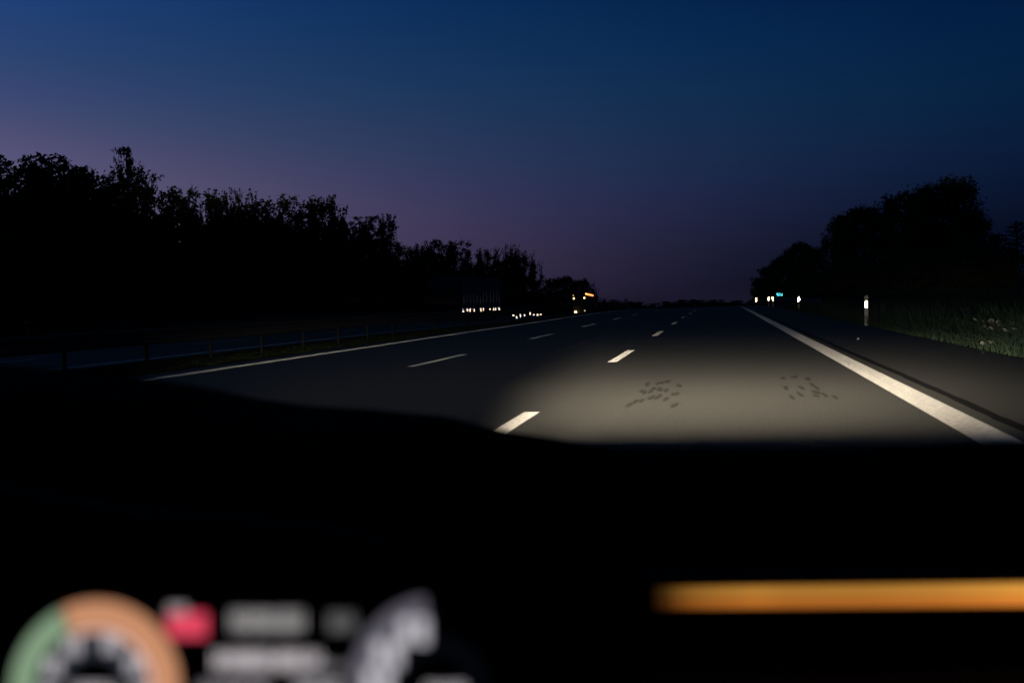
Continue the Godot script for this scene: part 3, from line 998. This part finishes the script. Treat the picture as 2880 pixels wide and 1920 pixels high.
	inst("display_text", lettering(648.0, 858.0, 1716.0, 1776.0, 7, 1), glow(0.36, 0.34, 0.34, 1.0), panel)
	inst("display_text", lettering(925.0, 1000.0, 1722.0, 1776.0, 3, 2), glow(0.15, 0.145, 0.15, 1.0), panel)
	inst("display_text", lettering(600.0, 905.0, 1830.0, 1884.0, 10, 3), glow(0.62, 0.56, 0.59, 1.0), panel)
	inst("display_text", lettering(880.0, 975.0, 1862.0, 1884.0, 4, 4), glow(0.2, 0.19, 0.2, 1.0), panel)
	inst("display_text", lettering(560.0, 760.0, 1918.0, 1970.0, 6, 5), glow(0.3, 0.28, 0.3, 1.0), panel)
	inst("display_text", lettering(830.0, 960.0, 1912.0, 1970.0, 4, 6), glow(0.4, 0.38, 0.4, 1.0), panel)
	inst("display_text", lettering(200.0, 330.0, 1922.0, 1985.0, 4, 7), glow(0.5, 0.47, 0.5, 1.0), panel)
	inst("display_text", lettering(1195.0, 1310.0, 1922.0, 1985.0, 4, 8), glow(0.5, 0.47, 0.5, 1.0), panel)
	# amber light bar low on the windscreen side, made of small lit segments
	var s := 1.37
	var bar_a := at_dist(1840.0, 1681.0, s)
	var bar_b := at_dist(3200.0, 1668.0, s)
	var tall := 64.0 / FPX * s
	var bar := inst("light_bar", boxmesh((bar_a + bar_b) / 2.0 - Vector3(0, 0, 0.012), Vector3(bar_b.x - bar_a.x + 0.05, tall + 0.012, 0.02)), M.trim, car)
	var seg := 54
	for k in seg:
		var f := (k + 0.5) / seg
		var e := 0.0
		var keys := [[0.0, 0.02], [0.025, 0.1], [0.05, 0.3], [0.08, 0.5], [0.11, 0.64], [0.16, 0.78], [0.22, 0.95], [0.28, 0.84], [0.45, 0.86], [0.6, 1.05], [0.7, 1.3], [0.76, 1.5], [1.0, 1.6]]
		for j in keys.size() - 1:
			if f >= keys[j][0] and f <= keys[j + 1][0]: e = lerpf(keys[j][1], keys[j + 1][1], (f - keys[j][0]) / (keys[j + 1][0] - keys[j][0]))
		var p := bar_a.lerp(bar_b, f)
		var w := (bar_b.x - bar_a.x) / seg
		inst("led_segment", boxmesh(p + Vector3(0, tall * 0.25, 0), Vector3(w, tall * 0.5, 0.002)), glow(0.47, 0.205, 0.033, e), bar)
		inst("led_segment", boxmesh(p - Vector3(0, tall * 0.25, 0), Vector3(w, tall * 0.5, 0.002)), glow(0.47, 0.145, 0.02, e), bar)
	# headlamps: a lamp behind a shield whose edge cuts the beam off at the horizon and slants down on the left
	for q in [[-0.53, 0.42], [0.77, 0.26]]:
		headlamp(car, Vector3(q[0], 0.66, -1.48), q[1], -1.52, -2.78, 5100.0, 17.0, Vector3(deg_to_rad(-2.4), deg_to_rad(5.2), 0), Color(1.0, 0.935, 0.81))
	headlamp(car, Vector3(-0.62, 0.44, -1.48), 0.0, -0.1, -1.42, 1150.0, 13.0, Vector3(deg_to_rad(-1.2), deg_to_rad(7.5), 0), Color(1.0, 0.94, 0.84))
	headlamp(car, Vector3(0.86, 0.44, -1.48), 0.0, 0.9, -2.0, 330.0, 17.0, Vector3(deg_to_rad(-1.0), deg_to_rad(-6.0), 0), Color(1.0, 0.94, 0.84))

func headlamp(car: Node3D, at: Vector3, slope: float, cut: float, low: float, energy: float, angle: float, turn: Vector3, color: Color) -> void:
	var deep := 0.9
	var lamp := SpotLight3D.new()
	lamp.name = "headlamp_light"
	lamp.light_energy = energy
	lamp.light_color = color
	lamp.light_size = 0.0135
	lamp.spot_angle = angle
	lamp.spot_angle_attenuation = 1.0
	lamp.spot_range = 600.0
	lamp.spot_attenuation = 2.0
	lamp.shadow_enabled = true
	lamp.position = at
	lamp.rotation = turn
	# shield in front, lamp housing behind
	var st := begin()
	var up := 0.05
	var flat := deep * tan(deg_to_rad(cut))
	var kink := -flat / slope if slope > 0.0 else 0.1     # the slanting edge points at the vanishing point of the road
	prism(st, PackedVector2Array([Vector2(-0.4, up + 0.02), Vector2(0.4, up + 0.02), Vector2(0.4, flat), Vector2(-kink, flat), Vector2(-0.4, flat - (0.4 - kink) * slope)]), -deep - 0.004, -deep)
	var under := deep * tan(deg_to_rad(low))
	prism(st, PackedVector2Array([Vector2(-0.4, under - 0.07), Vector2(0.4, under - 0.07), Vector2(0.4, under), Vector2(-0.4, under)]), -deep - 0.004, -deep)
	var shield := inst("headlamp_shield", st.commit(), M.black_plastic, car, at)
	st = begin()
	box(st, Vector3(0, 0.045, 0.03), Vector3(0.12, 0.004, 0.1))
	box(st, Vector3(0, 0, 0.08), Vector3(0.12, 0.09, 0.004))
	inst("housing", st.commit(), M.black_plastic, shield)
	car.add_child(lamp, true)

func _ready() -> void:
	make_camera_and_sky()
	make_materials()
	make_ground()
	make_road()
	make_barriers()
	make_posts()
	make_vehicles()
	make_trees()
	make_grass()
	make_car()
